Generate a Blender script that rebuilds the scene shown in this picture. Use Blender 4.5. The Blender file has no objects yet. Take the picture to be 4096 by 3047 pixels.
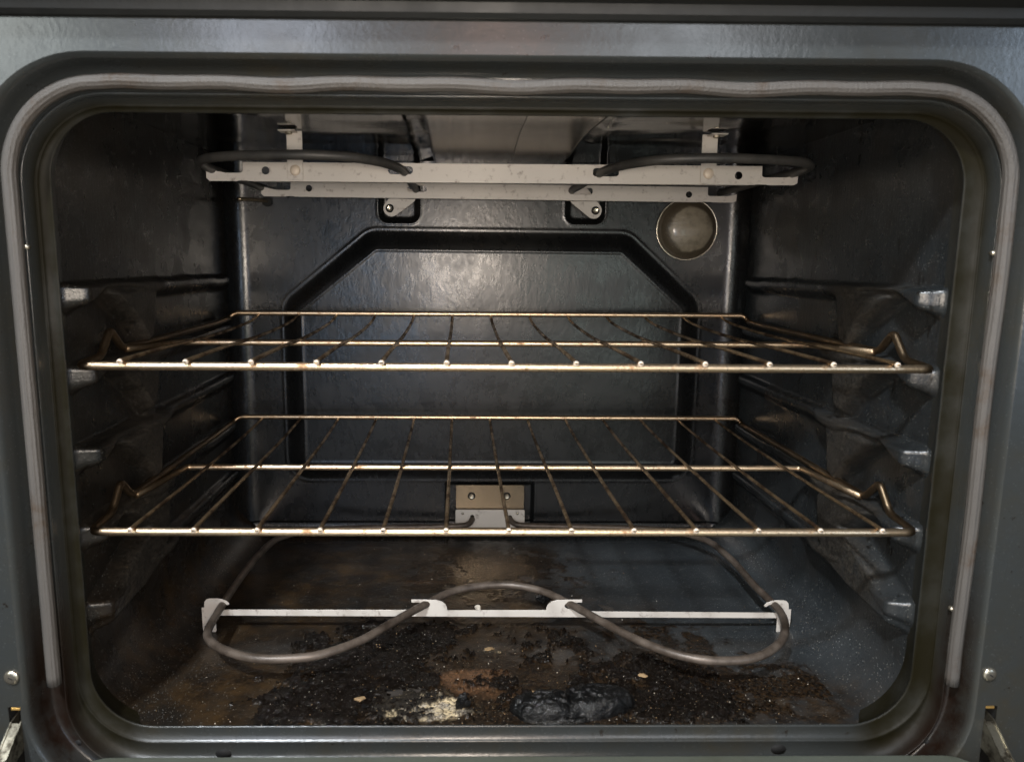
import bpy, bmesh, math, random
import numpy as np
from mathutils import Vector, Matrix
C = bpy.context.scene.collection
S = bpy.context.scene
PI = math.pi
random.seed(7)

# ------------------------------------------------------------------ camera
def cam_axes(yaw, pitch, roll):
    cy, sy, cp, sp = math.cos(yaw), math.sin(yaw), math.cos(pitch), math.sin(pitch)
    f = Vector((sy*cp, cy*cp, sp)); r = Vector((cy, -sy, 0)); u = r.cross(f)
    cr, sr = math.cos(roll), math.sin(roll)
    return cr*r + sr*u, -sr*r + cr*u, f
r_, u_, f_ = cam_axes(0.01395, -0.15824, 0.00626)
cd = bpy.data.cameras.new('camera'); cam = bpy.data.objects.new('camera', cd); C.objects.link(cam)
cam.matrix_world = Matrix(((r_.x, u_.x, -f_.x, -0.03405), (r_.y, u_.y, -f_.y, -0.52152), (r_.z, u_.z, -f_.z, 0.34906), (0, 0, 0, 1)))
cd.sensor_width = 36; cd.sensor_fit = 'HORIZONTAL'; cd.lens = 26.205; cd.shift_x = 0.0405
cd.clip_start = 0.01; cd.clip_end = 100
cd.dof.use_dof = True; cd.dof.focus_distance = 0.80; cd.dof.aperture_fstop = 9.0
S.camera = cam

# ------------------------------------------------------------------ room light
w = bpy.data.worlds.new('World'); S.world = w; w.use_nodes = True
wn = w.node_tree; bg = wn.nodes['Background']
tc = wn.nodes.new('ShaderNodeTexCoord'); sx = wn.nodes.new('ShaderNodeSeparateXYZ'); mr = wn.nodes.new('ShaderNodeMapRange')
rp = wn.nodes.new('ShaderNodeValToRGB')
wn.links.new(tc.outputs['Generated'], sx.inputs[0]); wn.links.new(sx.outputs['Z'], mr.inputs[0])
mr.inputs[1].default_value = -1; mr.inputs[2].default_value = 1
wn.links.new(mr.outputs[0], rp.inputs[0]); wn.links.new(rp.outputs[0], bg.inputs[0])
rp.color_ramp.elements[0].position = .3; rp.color_ramp.elements[0].color = (.10, .095, .09, 1)
rp.color_ramp.elements[1].position = .75; rp.color_ramp.elements[1].color = (.34, .36, .37, 1)
bg.inputs[1].default_value = 0.12

def lamp(name, typ, loc, target, power, color, size=.1, size_y=None, angle=None):
    d = bpy.data.lights.new(name, typ); o = bpy.data.objects.new(name, d); C.objects.link(o)
    o.location = loc; o.rotation_euler = (Vector(target)-Vector(loc)).to_track_quat('-Z', 'Y').to_euler()
    d.energy = power; d.color = color
    if typ == 'AREA':
        d.size = size
        if size_y: d.shape = 'RECTANGLE'; d.size_y = size_y
    else: d.shadow_soft_size = size
    return o
lamp('phone_torch', 'POINT', (-.030, -.525, .353), (0, .4, .2), 9.3, (1, .86, .72), .05)
lamp('ceiling_lamp', 'AREA', (-.75, -1.45, 2.05), (.1, .1, 0), 74, (.90, .95, 1), .16, .16)
# area lamps added behind the camera for reflections on back wall and frame
lamp('back_glow_cool', 'AREA', (-.34, -2.30, .16), (-.1, .4, .30), 3.2, (.50, .72, 1), .30, .46)
lamp('back_glow_warm', 'AREA', (.03, -2.30, .16), (0, .4, .30), 1.3, (1, .70, .58), .24, .46)
lamp('back_glow_green', 'AREA', (.62, -2.30, .16), (.1, .4, .30), 3.0, (.84, .97, .90), .50, .42)
lamp('top_glow_cool', 'AREA', (-.70, -2.3, 1.10), (-.2, 0, .45), 8.0, (.80, .86, 1), .50, .50)  # upper set, added for blurred tints along the top of the frame
lamp('top_glow_warm', 'AREA', (.10, -2.4, 1.10), (0, 0, .45), 2.4, (1, .66, .56), .22, .36)
lamp('top_glow_pale', 'AREA', (.75, -2.4, 1.10), (.1, 0, .45), 6.0, (.88, .93, 1), .50, .50)
lamp('frame_glow_blue', 'AREA', (2.15, -2.3, .75), (.3, 0, .3), 11, (.62, .78, 1), .35, 1.3)  # added to give the frame's right face a bluish sheen
lamp('frame_glow_grey', 'AREA', (-1.75, -2.2, 1.0), (-.3, 0, .3), 15, (.93, 1, .97), .7, .9)  # added to light the frame's left face
S.view_settings.view_transform = 'Standard'; S.view_settings.look = 'None'; S.view_settings.exposure = 0.12; S.view_settings.gamma = 1
S.cycles.use_denoising = True; S.cycles.denoising_prefilter = 'ACCURATE'; S.cycles.use_light_tree = False
S.cycles.max_bounces = 8; S.cycles.glossy_bounces = 5; S.cycles.sample_clamp_indirect = 4

# ------------------------------------------------------------------ material helper
class M:
    def __init__(s, name):
        s.m = bpy.data.materials.new(name); s.m.use_nodes = True; s.t = s.m.node_tree
        s.b = s.t.nodes['Principled BSDF']; s.tc = s.t.nodes.new('ShaderNodeTexCoord')
    def n(s, typ, **k):
        n = s.t.nodes.new(typ)
        for a, v in k.items(): setattr(n, a, v)
        return n
    def l(s, a, b): s.t.links.new(a, b)
    def set(s, **k):
        for a, v in k.items(): s.b.inputs[a.replace('_', ' ')].default_value = v if not isinstance(v, tuple) else (*v, 1)
    def noise(s, scale, detail=4, rough=.55, stretch=None, dist=0):
        n = s.n('ShaderNodeTexNoise'); n.inputs['Scale'].default_value = scale
        n.inputs['Detail'].default_value = detail; n.inputs['Roughness'].default_value = rough; n.inputs['Distortion'].default_value = dist
        if stretch:
            mp = s.n('ShaderNodeMapping'); mp.inputs['Scale'].default_value = stretch
            s.l(s.tc.outputs['Object'], mp.inputs[0]); s.l(mp.outputs[0], n.inputs['Vector'])
        else: s.l(s.tc.outputs['Object'], n.inputs['Vector'])
        return n.outputs['Fac']
    def ramp(s, src, lo, hi, a=0., b=1.):
        r = s.n('ShaderNodeMapRange'); r.interpolation_type = 'SMOOTHSTEP'
        s.l(src, r.inputs[0]); r.inputs[1].default_value = lo; r.inputs[2].default_value = hi
        r.inputs[3].default_value = a; r.inputs[4].default_value = b
        return r.outputs[0]
    def mix(s, fac, a, b):
        x = s.n('ShaderNodeMix', data_type='RGBA')
        if isinstance(fac, (int, float)): x.inputs[0].default_value = fac
        else: s.l(fac, x.inputs[0])
        for v, i in ((a, 6), (b, 7)):
            if isinstance(v, tuple): x.inputs[i].default_value = (*v, 1)
            else: s.l(v, x.inputs[i])
        return x.outputs[2]
    def math(s, op, a, b):
        x = s.n('ShaderNodeMath', operation=op)
        for v, i in ((a, 0), (b, 1)):
            if isinstance(v, (int, float)): x.inputs[i].default_value = v
            else: s.l(v, x.inputs[i])
        return x.outputs[0]
    def attr(s, name):
        a = s.n('ShaderNodeAttribute'); a.attribute_name = name; return a.outputs['Fac']
    def bump(s, h, dist, strength=1., prev=None):
        b = s.n('ShaderNodeBump'); b.inputs['Distance'].default_value = dist; b.inputs['Strength'].default_value = strength
        s.l(h, b.inputs['Height'])
        if prev is not None: s.l(prev, b.inputs['Normal'])
        return b.outputs[0]
    def col(s, c): s.l(c, s.b.inputs['Base Color'])
    def rough(s, c): s.l(c, s.b.inputs['Roughness'])
    def norm(s, c): s.l(c, s.b.inputs['Normal'])

def specks(m, scale, size):
    v = m.n('ShaderNodeTexVoronoi'); v.inputs['Scale'].default_value = scale
    m.l(m.tc.outputs['Object'], v.inputs['Vector'])
    wn_ = m.n('ShaderNodeTexWhiteNoise'); m.l(v.outputs['Position'], wn_.inputs['Vector'])
    pick = m.math('GREATER_THAN', wn_.outputs['Value'], .72)
    dot = m.math('LESS_THAN', v.outputs['Distance'], size)
    return m.math('MULTIPLY', pick, dot)

def enamel(name, base, grime, rough=.25, orange=.00025, stretch=None, speck=True, amount=.55, streak=0, wav=0, soil_shade=False, raised=False):
    m = M(name)
    g = m.ramp(m.noise(9, 6, .6), .5-.25*amount, .95-.3*amount)
    g2 = m.ramp(m.noise(55, 5, .65), .35, .8)
    c = m.mix(m.math('MULTIPLY', g, m.math('ADD', .35, m.math('MULTIPLY', g2, .65))), base, grime)
    if speck:
        c = m.mix(m.math('MULTIPLY', specks(m, 520, .15), .4), c, (.16, .17, .17))
    rr = m.ramp(m.noise(24, 4, .6), .2, .85, rough*.85, rough*1.25)
    if name == 'back_enamel':
        rr = m.math('MULTIPLY', rr, m.ramp(m.noise(85, 5, .7, (1, 1, .55)), .30, .72, .90, 1.22))
    if soil_shade:
        fl = m.ramp(m.noise(75, 4, .7), .66, .70)
        c = m.mix(m.math('MULTIPLY', fl, .7), c, (.010, .006, .003))
        so_ = m.math('MULTIPLY', m.attr('soil_shade'), m.ramp(m.noise(20, 4, .6), .2, .6, .7, 1))
        c = m.mix(so_, c, (.0085, .0070, .0026))
        c = m.mix(m.math('MULTIPLY', m.attr('burn'), m.ramp(m.noise(18, 5, .7), .35, .60, .35, 1)), c, (.010, .005, .003))
    if raised:
        rz = m.math('MULTIPLY', m.attr('raised'), m.ramp(m.noise(70, 5, .7), .3, .6, .5, 1))
        c = m.mix(rz, c, (.036, .028, .019))
        br = m.ramp(m.noise(16, 5, .65), .46, .62)
        c = m.mix(m.math('MULTIPLY', br, .7), c, (.026, .014, .006))
        c = m.mix(m.math('MULTIPLY', m.attr('brown'), .9), c, (.028, .015, .0065))
        dr = m.ramp(m.noise(60, 4, .65, (1, 1, .16)), .60, .68)
        c = m.mix(m.math('MULTIPLY', dr, .85), c, (.004, .003, .002))
        rr = m.math('ADD', rr, m.math('MULTIPLY', m.attr('raised'), .20))
    if soil_shade:
        rr = m.math('ADD', rr, m.math('MULTIPLY', m.attr('soil_shade'), .30))
        m.l(m.math('SUBTRACT', .5, m.math('MULTIPLY', so_, .42)), m.b.inputs['Specular IOR Level'])
    m.col(c)
    m.rough(rr)
    n = m.bump(m.noise(330, 3, .6, stretch), orange, 1)
    if raised: n = m.bump(m.math('MULTIPLY', m.noise(450, 4, .7), m.attr('raised')), .0012, 1, n)
    n = m.bump(m.noise(150, 4, .6, stretch), orange*1.6, 1, n)
    if streak: n = m.bump(m.noise(300, 3, .6, (1, 1, .12)), streak, 1, n)
    if wav: n = m.bump(m.noise(9, 1, .4, (1, 1.4, 1)), wav, 1, n)
    m.norm(n)
    m.set(IOR=1.55)
    return m.m

MAT = {}
MAT['frame'] = enamel('frame_enamel', (.030, .0335, .034), (.038, .031, .018), .24, .00008, amount=.5, speck=True, soil_shade=True)
MAT['wall'] = enamel('wall_enamel', (.015, .0175, .0195), (.016, .011, .006), .20, .00010, streak=.00022, amount=.5, raised=True)
MAT['back'] = enamel('back_enamel', (.0062, .0066, .0070), (.012, .009, .006), .26, .00012, stretch=(1, 1, .5), amount=.4, speck=False)
MAT['ceiling'] = enamel('ceiling_enamel', (.007, .007, .006), (.014, .010, .007), .09, .00004, speck=False, wav=.004)
MAT['trim'] = enamel('panel_trim_enamel', (.007, .008, .008), (.010, .010, .009), .6, .0001, speck=False)
MAT['door'] = enamel('door_enamel', (.075, .085, .070), (.06, .065, .045), .5, .0002, speck=False)

def steel(name, base, dirt, rough=.4, metal=.85, dirtamt=.5, scale=60, bumpd=.0001):
    m = M(name)
    d = m.ramp(m.noise(scale, 6, .65), .75-.4*dirtamt, .98-.35*dirtamt)
    c0 = m.mix(m.noise(14, 3, .5), tuple(x*.85 for x in base), tuple(min(1, x*1.12) for x in base))
    m.col(m.mix(d, c0, dirt)); m.rough(m.ramp(d, 0, 1, rough, min(1, rough+.25)))
    m.norm(m.bump(m.noise(500, 3, .6), bumpd, 1))
    m.set(Metallic=metal)
    return m.m
MAT['bracket'] = steel('aluminised_bracket', (.56, .52, .47), (.14, .10, .08), .5, .10, .50, 130)
MAT['plate'] = steel('ceiling_steel', (.40, .35, .30), (.10, .075, .06), .18, .85, .22, 30)
MAT['mount'] = steel('stained_steel', (.36, .29, .20), (.14, .10, .06), .22, .85, .35, 30)
MAT['screw'] = steel('screw_steel', (.62, .56, .45), (.15, .11, .07), .25, .9, .3, 200)
MAT['zinc'] = steel('hinge_zinc', (.50, .46, .36), (.05, .042, .03), .30, .95, .9, 120)
MAT['brass'] = steel('latch_brass', (.85, .52, .16), (.3, .18, .06), .35, .8, .3, 90)

def rack_steel():
    m = M('heat_stained_rack_steel')
    d = m.ramp(m.noise(70, 5, .7), .52, .68)
    p = m.ramp(m.noise(420, 4, .7), .60, .70)
    c = m.mix(m.noise(10, 3, .5), (.88, .62, .38), (.86, .70, .50))
    c = m.mix(m.math('MULTIPLY', d, .75), c, (.20, .085, .03))
    c = m.mix(p, c, (.05, .025, .015))
    sx_ = m.n('ShaderNodeSeparateXYZ'); m.l(m.tc.outputs['Object'], sx_.inputs[0])
    side = m.ramp(m.math('ABSOLUTE', sx_.outputs['X'], 0), .302, .3105)
    c = m.mix(m.math('MULTIPLY', side, m.ramp(m.noise(30, 4, .6), .2, .7, .80, .97)), c, (.16, .11, .065))  # side rails darkened in colour for the dark cavity they mirror
    m.col(c); m.rough(m.ramp(m.math('MAXIMUM', d, p), 0, 1, .36, .6))
    m.norm(m.bump(m.noise(600, 3, .6), .0002, 1)); m.set(Metallic=1.0)
    return m.m
MAT['rack'] = rack_steel()
def wire_steel():
    m = M('burnt_wire_steel')
    d = m.ramp(m.noise(38, 5, .7), .40, .62)
    c = m.mix(d, (.33, .23, .13), (.060, .036, .021))
    m.col(c); m.rough(m.ramp(d, 0, 1, .28, .6))
    m.norm(m.bump(m.noise(500, 4, .7), .0004, 1)); m.set(Metallic=.85)
    return m.m
MAT['wire'] = wire_steel()
def tube_mat(name, base, hi, rough):
    m = M(name)
    m.col(m.mix(m.ramp(m.noise(38, 5, .7), .3, .7), base, hi)); m.set(Roughness=rough, Metallic=.25)
    m.norm(m.bump(m.noise(900, 3, .6), .00008, 1)); return m.m
MAT['broil'] = tube_mat('broil_sheath', (.036, .036, .035), (.070, .066, .060), .5)
MAT['bake'] = tube_mat('bake_sheath', (.050, .037, .028), (.14, .112, .090), .42)
def gasket_mat():
    m = M('woven_gasket')
    st = m.noise(700, 3, .6, (1, 1, .04)); wv = m.noise(900, 2, .5)
    c = m.mix(m.noise(16, 4, .6), (.058, .053, .048), (.092, .083, .074))
    c = m.mix(m.ramp(m.noise(24, 5, .7), .52, .72), c, (.055, .036, .022))
    m.col(c); m.set(Roughness=.62)
    n = m.bump(st, .0006, 1); m.norm(m.bump(wv, .0003, 1, n)); return m.m
MAT['gasket'] = gasket_mat()
def flat(name, c, rough=.6, metal=0):
    m = M(name); m.col(m.mix(m.noise(60, 4, .6), tuple(x*.7 for x in c), tuple(min(1, x*1.25) for x in c)))
    m.set(Roughness=rough, Metallic=metal); m.norm(m.bump(m.noise(300, 3, .6), .0003, 1)); return m.m
MAT['cut'] = flat('lit_end_steel', (.68, .58, .47), .5, .1)  # wire ends: torch glare put into a paler, less metallic colour
MAT['dark'] = flat('dark_gap', (.004, .004, .004), .8)
MAT['char'] = flat('glossy_char', (.008, .006, .005), .16)
MAT['charlump'] = None
MAT['tan'] = flat('tan_flake', (.27, .18, .09), .8)
MAT['white'] = flat('pale_crumb', (.55, .50, .42), .7)
MAT['greyflake'] = flat('grey_flake', (.026, .021, .017), 1.0)
m = M('burnt_lump'); m.col(m.mix(m.ramp(m.noise(70, 5, .7), .45, .7), (.004, .004, .004), (.012, .012, .012)))
m.rough(m.ramp(m.noise(50, 3, .6), .35, .65, .13, .32))
m.norm(m.bump(m.noise(190, 5, .7), .0016, 1)); m.set(IOR=1.45, Specular_IOR_Level=.32); MAT['charlump'] = m.m
m = M('dirty_lamp_glass')
vd = m.n('ShaderNodeVectorMath', operation='DISTANCE'); m.l(m.tc.outputs['Object'], vd.inputs[0]); vd.inputs[1].default_value = (.2535, .4230, .3905)
ins = m.ramp(m.math('ADD', vd.outputs['Value'], m.math('MULTIPLY', m.noise(60, 4, .6), .010)), .0300, .0335, 1, 0)
c = m.mix(ins, (.075, .060, .040), m.mix(m.ramp(m.noise(45, 5, .65), .4, .7), (.26, .225, .165), (.13, .112, .080)))
c = m.mix(m.math('MULTIPLY', m.ramp(m.noise(600, 4, .8), .62, .7), .8), c, (.42, .34, .24))  # pale specks painted on as small highlights
m.col(c); m.set(Roughness=.42, Metallic=0, Coat_Weight=.35, Coat_Roughness=.15); m.norm(m.bump(m.noise(90, 4, .6, (1, 1, 2.5)), .0007, 1)); MAT['lampglass'] = m.m

fm = M('stained_floor_enamel')
sxf = fm.n('ShaderNodeSeparateXYZ'); fm.l(fm.tc.outputs['Object'], sxf.inputs[0])
base = fm.mix(fm.ramp(sxf.outputs['X'], -.10, .20), (.0115, .0105, .0090), (.022, .026, .029))  # tint of the light in the base colour: brown-dark left, bluish right
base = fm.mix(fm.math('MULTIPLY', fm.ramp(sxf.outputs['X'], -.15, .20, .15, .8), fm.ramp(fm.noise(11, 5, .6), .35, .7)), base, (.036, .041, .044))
base = fm.mix(fm.math('MULTIPLY', specks(fm, 460, .20), .75), base, (.30, .31, .30))
base = fm.mix(fm.math('MULTIPLY', specks(fm, 1000, .22), .5), base, (.16, .17, .17))
bf = fm.math('MULTIPLY', fm.attr('brown'), fm.ramp(fm.noise(40, 5, .7), .25, .65, .45, 1))
c = fm.mix(fm.math('MULTIPLY', bf, .95), base, fm.mix(fm.ramp(fm.noise(26, 5, .7), .38, .66), (.012, .008, .005), (.044, .025, .010)))
mott = fm.noise(300, 6, .78)
sc_ = fm.mix(fm.ramp(mott, .46, .58), (.0035, .0025, .0018), (.030, .017, .008))
sc_ = fm.mix(fm.ramp(fm.noise(620, 4, .8), .62, .68), sc_, (.15, .11, .065))
c = fm.mix(fm.math('MULTIPLY', fm.attr('blot'), fm.ramp(fm.noise(210, 5, .75), .38, .52, .45, 1)), c, sc_)
c = fm.mix(fm.math('MULTIPLY', fm.attr('rust'), fm.ramp(fm.noise(330, 4, .75), .35, .65, .15, .9)), c, (.15, .078, .040))
pf = fm.math('MULTIPLY', fm.attr('pale'), fm.ramp(fm.noise(650, 4, .8, (.6, 1, 1)), .42, .52, .08, 1))
c = fm.mix(pf, c, fm.mix(fm.ramp(fm.noise(90, 4, .7), .40, .60), (.62, .50, .31), (.34, .30, .24)))
c = fm.mix(fm.math('MULTIPLY', fm.attr('crust'), fm.ramp(fm.noise(260, 4, .7), .60, .72, .97, .35)), c, (.005, .0035, .0025))
# side walls: rubbed, greasy raised parts and runs
rz = fm.math('MULTIPLY', fm.attr('raised'), fm.ramp(fm.noise(70, 5, .7), .3, .6, .4, 1))
c = fm.mix(rz, c, fm.mix(fm.ramp(fm.noise(300, 4, .75), .35, .65), (.012, .009, .006), (.085, .072, .055)))
br = fm.math('MULTIPLY', fm.ramp(fm.noise(18, 5, .68), .48, .62), fm.attr('wallness'))
c = fm.mix(fm.math('MULTIPLY', br, .45), c, (.020, .014, .009))
c = fm.mix(fm.math('MULTIPLY', specks(fm, 380, .16), .5), c, (.30, .27, .22))
c = fm.mix(fm.math('MULTIPLY', fm.attr('wallness'), fm.ramp(fm.noise(9, 5, .65), .25, .65, .75, .30)), c, (.005, .0052, .0050))  # walls darkened in colour for the little light reaching them
dr = fm.math('MULTIPLY', fm.ramp(fm.noise(85, 4, .7, (1, 1, .22)), .60, .67), fm.attr('wallness'))
c = fm.mix(fm.math('MULTIPLY', dr, .85), c, (.004, .003, .002))
fm.col(c)
fr = fm.math('ADD', fm.ramp(fm.noise(35, 4, .6), .3, .7, .12, .20), fm.math('MULTIPLY', fm.attr('front'), .16))
fr2 = fm.n('ShaderNodeMix', data_type='FLOAT'); fm.l(fm.attr('crust'), fr2.inputs[0]); fm.l(fr, fr2.inputs[2]); fr2.inputs[3].default_value = .14
fr3 = fm.n('ShaderNodeMix', data_type='FLOAT'); fm.l(fm.attr('pale'), fr3.inputs[0]); fm.l(fr2.outputs[0], fr3.inputs[2]); fr3.inputs[3].default_value = .8
fm.rough(fm.math('ADD', fr3.outputs[0], fm.math('ADD', fm.math('MULTIPLY', fm.attr('raised'), .20), fm.math('MULTIPLY', br, .12))))
nb = fm.bump(fm.math('MULTIPLY', fm.noise(420, 3, .6), fm.math('ADD', fm.attr('front'), .12)), .00025, 1); nb = fm.bump(fm.math('MULTIPLY', fm.noise(700, 3, .7), fm.math('ADD', fm.attr('crust'), fm.math('MULTIPLY', fm.attr('front'), .08))), .0012, 1, nb)
nb = fm.bump(fm.math('MULTIPLY', fm.noise(450, 4, .7), fm.attr('raised')), .0011, 1, nb)
nb = fm.bump(fm.math('MULTIPLY', fm.noise(300, 3, .6, (1, 1, .12)), fm.attr('wallness')), .00022, 1, nb)
fm.norm(nb); fm.set(IOR=1.5)
fm.l(fm.math('SUBTRACT', .5, fm.math('MULTIPLY', fm.math('MAXIMUM', fm.attr('blot'), fm.math('MULTIPLY', fm.attr('brown'), .6)), .34)), fm.b.inputs['Specular IOR Level'])
MAT['liner'] = fm.m

# ------------------------------------------------------------------ mesh helpers
def link(o, parent=None):
    C.objects.link(o)
    if parent is not None: o.parent = parent
    return o
def from_np(name, verts, faces, mat, parent=None, smooth=True):
    me = bpy.data.meshes.new(name); me.from_pydata([tuple(v) for v in verts], [], [tuple(int(i) for i in f) for f in faces])
    if smooth: me.polygons.foreach_set('use_smooth', [True]*len(me.polygons))
    me.materials.append(mat); me.update()
    return link(bpy.data.objects.new(name, me), parent)
def grid_mesh(name, P, mat, parent=None, flip=False, attrs=None, closed=False):
    """P: (n, m, 3) array of points"""
    n, k = P.shape[:2]
    idx = np.arange(n*k).reshape(n, k)
    a, b, c, d = idx[:-1, :-1], idx[1:, :-1], idx[1:, 1:], idx[:-1, 1:]
    if closed:
        j2 = np.roll(idx, -1, axis=1); a, b, c, d = idx[:-1], idx[1:], j2[1:], j2[:-1]
    F = np.stack([a, b, c, d] if not flip else [a, d, c, b], -1).reshape(-1, 4)
    me = bpy.data.meshes.new(name)
    me.vertices.add(n*k); me.vertices.foreach_set('co', P.reshape(-1).astype(np.float32))
    me.loops.add(F.size); me.loops.foreach_set('vertex_index', F.reshape(-1).astype(np.int32))
    me.polygons.add(len(F)); me.polygons.foreach_set('loop_start', np.arange(0, F.size, 4, dtype=np.int32))
    me.update(calc_edges=True); me.validate()
    me.polygons.foreach_set('use_smooth', np.ones(len(F), bool))
    for an, v in (attrs or {}).items():
        at = me.attributes.new(an, 'FLOAT', 'POINT'); at.data.foreach_set('value', v.reshape(-1).astype(np.float32))
    me.materials.append(mat)
    return link(bpy.data.objects.new(name, me), parent)
def round_path(pts, rad, n=8, closed=False):
    pts = [Vector(p) for p in pts]; out = []
    N = len(pts)
    for i, p in enumerate(pts):
        if not closed and i in (0, N-1): out.append(p); continue
        a, b = pts[i-1], pts[(i+1) % N]
        r = rad[i] if isinstance(rad, (list, tuple)) else rad
        da, db = (a-p), (b-p)
        k = min(r, da.length*.49, db.length*.49)
        p0, p1 = p+da.normalized()*k, p+db.normalized()*k
        for t in range(n+1):
            t /= n; out.append((1-t)**2*p0 + 2*t*(1-t)*p + t*t*p1)
    return out
def smooth_path(pts, sub=8):
    pts = [Vector(p) for p in pts]; out = []
    P = [pts[0]*2-pts[1]] + pts + [pts[-1]*2-pts[-2]]
    for i in range(1, len(P)-2):
        for k in range(sub):
            t = k/sub
            out.append(.5*((2*P[i]) + (P[i+1]-P[i-1])*t + (2*P[i-1]-5*P[i]+4*P[i+1]-P[i+2])*t*t + (3*P[i]-P[i-1]-3*P[i+1]+P[i+2])*t**3))
    out.append(pts[-1]); return out
def tube_np(path, r, seg=14, closed=False, squash=1, rib=0):
    path = [Vector(p) for p in path]; N = len(path); rings = []
    t0 = (path[1]-path[0]).normalized()
    up = Vector((0, 0, 1)) if abs(t0.z) < .9 else Vector((1, 0, 0))
    nrm = (up - t0*up.dot(t0)).normalized()
    for i, p in enumerate(path):
        if closed: t = (path[(i+1) % N]-path[i-1]).normalized()
        else: t = (path[min(i+1, N-1)]-path[max(i-1, 0)]).normalized()
        nrm = (nrm - t*nrm.dot(t)).normalized(); bn = t.cross(nrm)
        rr = r if not callable(r) else r(i/(N-1))
        g = [rr*(1-rib*(.5+.5*math.cos(11*2*PI*k/seg+.6*math.sin(i*.21)))-rib*.8*(k % 4 == 1)) for k in range(seg)]
        rings.append([p + nrm*(g[k]*math.cos(2*PI*k/seg)) + bn*(g[k]*squash*math.sin(2*PI*k/seg)) for k in range(seg)])
    return rings
def tube(name, path, r, mat, parent=None, seg=14, closed=False, caps=True, squash=1, rib=0):
    rings = tube_np(path, r, seg, closed, squash, rib); N = len(rings)
    V = [v for rg in rings for v in rg]; F = []
    for i in range(N if closed else N-1):
        for k in range(seg):
            j = (i+1) % N
            F.append((i*seg+k, i*seg+(k+1) % seg, j*seg+(k+1) % seg, j*seg+k))
    if caps and not closed:
        F.append(tuple(range(seg))[::-1]); F.append(tuple((N-1)*seg+k for k in range(seg)))
    return from_np(name, V, F, mat, parent)
def lathe(name, prof, mat, parent=None, seg=32, loc=(0, 0, 0), axis=(0, -1, 0), smooth=True, jit=0):
    """prof: (radius, height along axis)"""
    q = Vector((0, 0, 1)).rotation_difference(Vector(axis)); V = []; F = []
    for (r, h) in prof:
        for k in range(seg):
            a = 2*PI*k/seg; V.append(Vector(loc) + q @ Vector((r*math.cos(a), r*math.sin(a), h)))
    n = len(prof)
    for i in range(n-1):
        for k in range(seg): F.append((i*seg+k, i*seg+(k+1) % seg, (i+1)*seg+(k+1) % seg, (i+1)*seg+k))
    F.append(tuple((n-1)*seg+k for k in range(seg))); F.append(tuple(range(seg))[::-1])
    return from_np(name, V, F, mat, parent, smooth)
def box(name, lo, hi, mat, parent=None, bev=.0004, rot=None, seg=1):
    bm = bmesh.new(); bmesh.ops.create_cube(bm, size=1)
    for v in bm.verts:
        v.co = Vector([lo[i]+(v.co[i]+.5)*(hi[i]-lo[i]) for i in range(3)])
    if bev: bmesh.ops.bevel(bm, geom=bm.edges[:], offset=bev, segments=seg, affect='EDGES')
    me = bpy.data.meshes.new(name); bm.to_mesh(me); bm.free(); me.materials.append(mat)
    return link(bpy.data.objects.new(name, me), parent)
def plate(name, outline, holes, thick, mat, parent=None, y=0, bev=.0002, flange=None):
    """outline and holes in (x, z); the plate stands in the xz plane at depth y"""
    cu = bpy.data.curves.new('tmp', 'CURVE'); cu.dimensions = '2D'; cu.fill_mode = 'BOTH'
    cu.extrude = thick/2-bev; cu.bevel_depth = bev; cu.bevel_resolution = 1; cu.resolution_u = 1
    for pl in [outline]+holes:
        sp = cu.splines.new('POLY'); sp.points.add(len(pl)-1); sp.use_cyclic_u = True
        for i, (a, b) in enumerate(pl): sp.points[i].co = (a, b, 0, 1)
    o = bpy.data.objects.new('tmp', cu); C.objects.link(o)
    bpy.context.view_layer.update()
    me = bpy.data.meshes.new_from_object(o.evaluated_get(bpy.context.evaluated_depsgraph_get()))
    bpy.data.objects.remove(o); bpy.data.curves.remove(cu)
    me.transform(Matrix(((1, 0, 0, 0), (0, 0, -1, y), (0, 1, 0, 0), (0, 0, 0, 1))))
    me.name = name; me.materials.clear(); me.materials.append(mat)
    return link(bpy.data.objects.new(name, me), parent)
def circ(cx, cz, r, n=20, r2=None): return [(cx+r*math.cos(2*PI*k/n), cz+(r2 or r)*math.sin(2*PI*k/n)) for k in range(n)]
def rrect2(x0, x1, z0, z1, r, n=8):
    out = []
    for cx, cz, a0 in ((x1-r, z1-r, 0), (x0+r, z1-r, 90), (x0+r, z0+r, 180), (x1-r, z0+r, 270)):
        for k in range(n+1):
            a = math.radians(a0+90*k/n); out.append((cx+r*math.cos(a), cz+r*math.sin(a)))
    return out

# numpy value noise
def vnoise(x, y, seed=0):
    def h(i, j):
        n = (i*374761393 + j*668265263 + seed*1442695041) & 0xffffffff
        n = ((n ^ (n >> 13))*1274126177) & 0xffffffff
        return ((n ^ (n >> 16)) & 0xffff)/65535.
    xi, yi = np.floor(x).astype(np.int64), np.floor(y).astype(np.int64); fx, fy = x-xi, y-yi
    fx, fy = fx*fx*(3-2*fx), fy*fy*(3-2*fy)
    return (h(xi, yi)*(1-fx)+h(xi+1, yi)*fx)*(1-fy) + (h(xi, yi+1)*(1-fx)+h(xi+1, yi+1)*fx)*fy
def fbm(x, y, scale, oct=5, seed=0, gain=.55):
    v = 0; a = 1; t = 0
    for o in range(oct):
        v = v + a*vnoise(x*scale*2**o+17.3*o, y*scale*2**o-9.1*o, seed+o); t += a; a *= gain
    return v/t
def sstep(a, b, x):
    t = np.clip((x-a)/(b-a), 0, 1); return t*t*(3-2*t)
def gauss(X, Y, cx, cy, rx, ry): return np.exp(-(((X-cx)/rx)**2+((Y-cy)/ry)**2))
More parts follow.
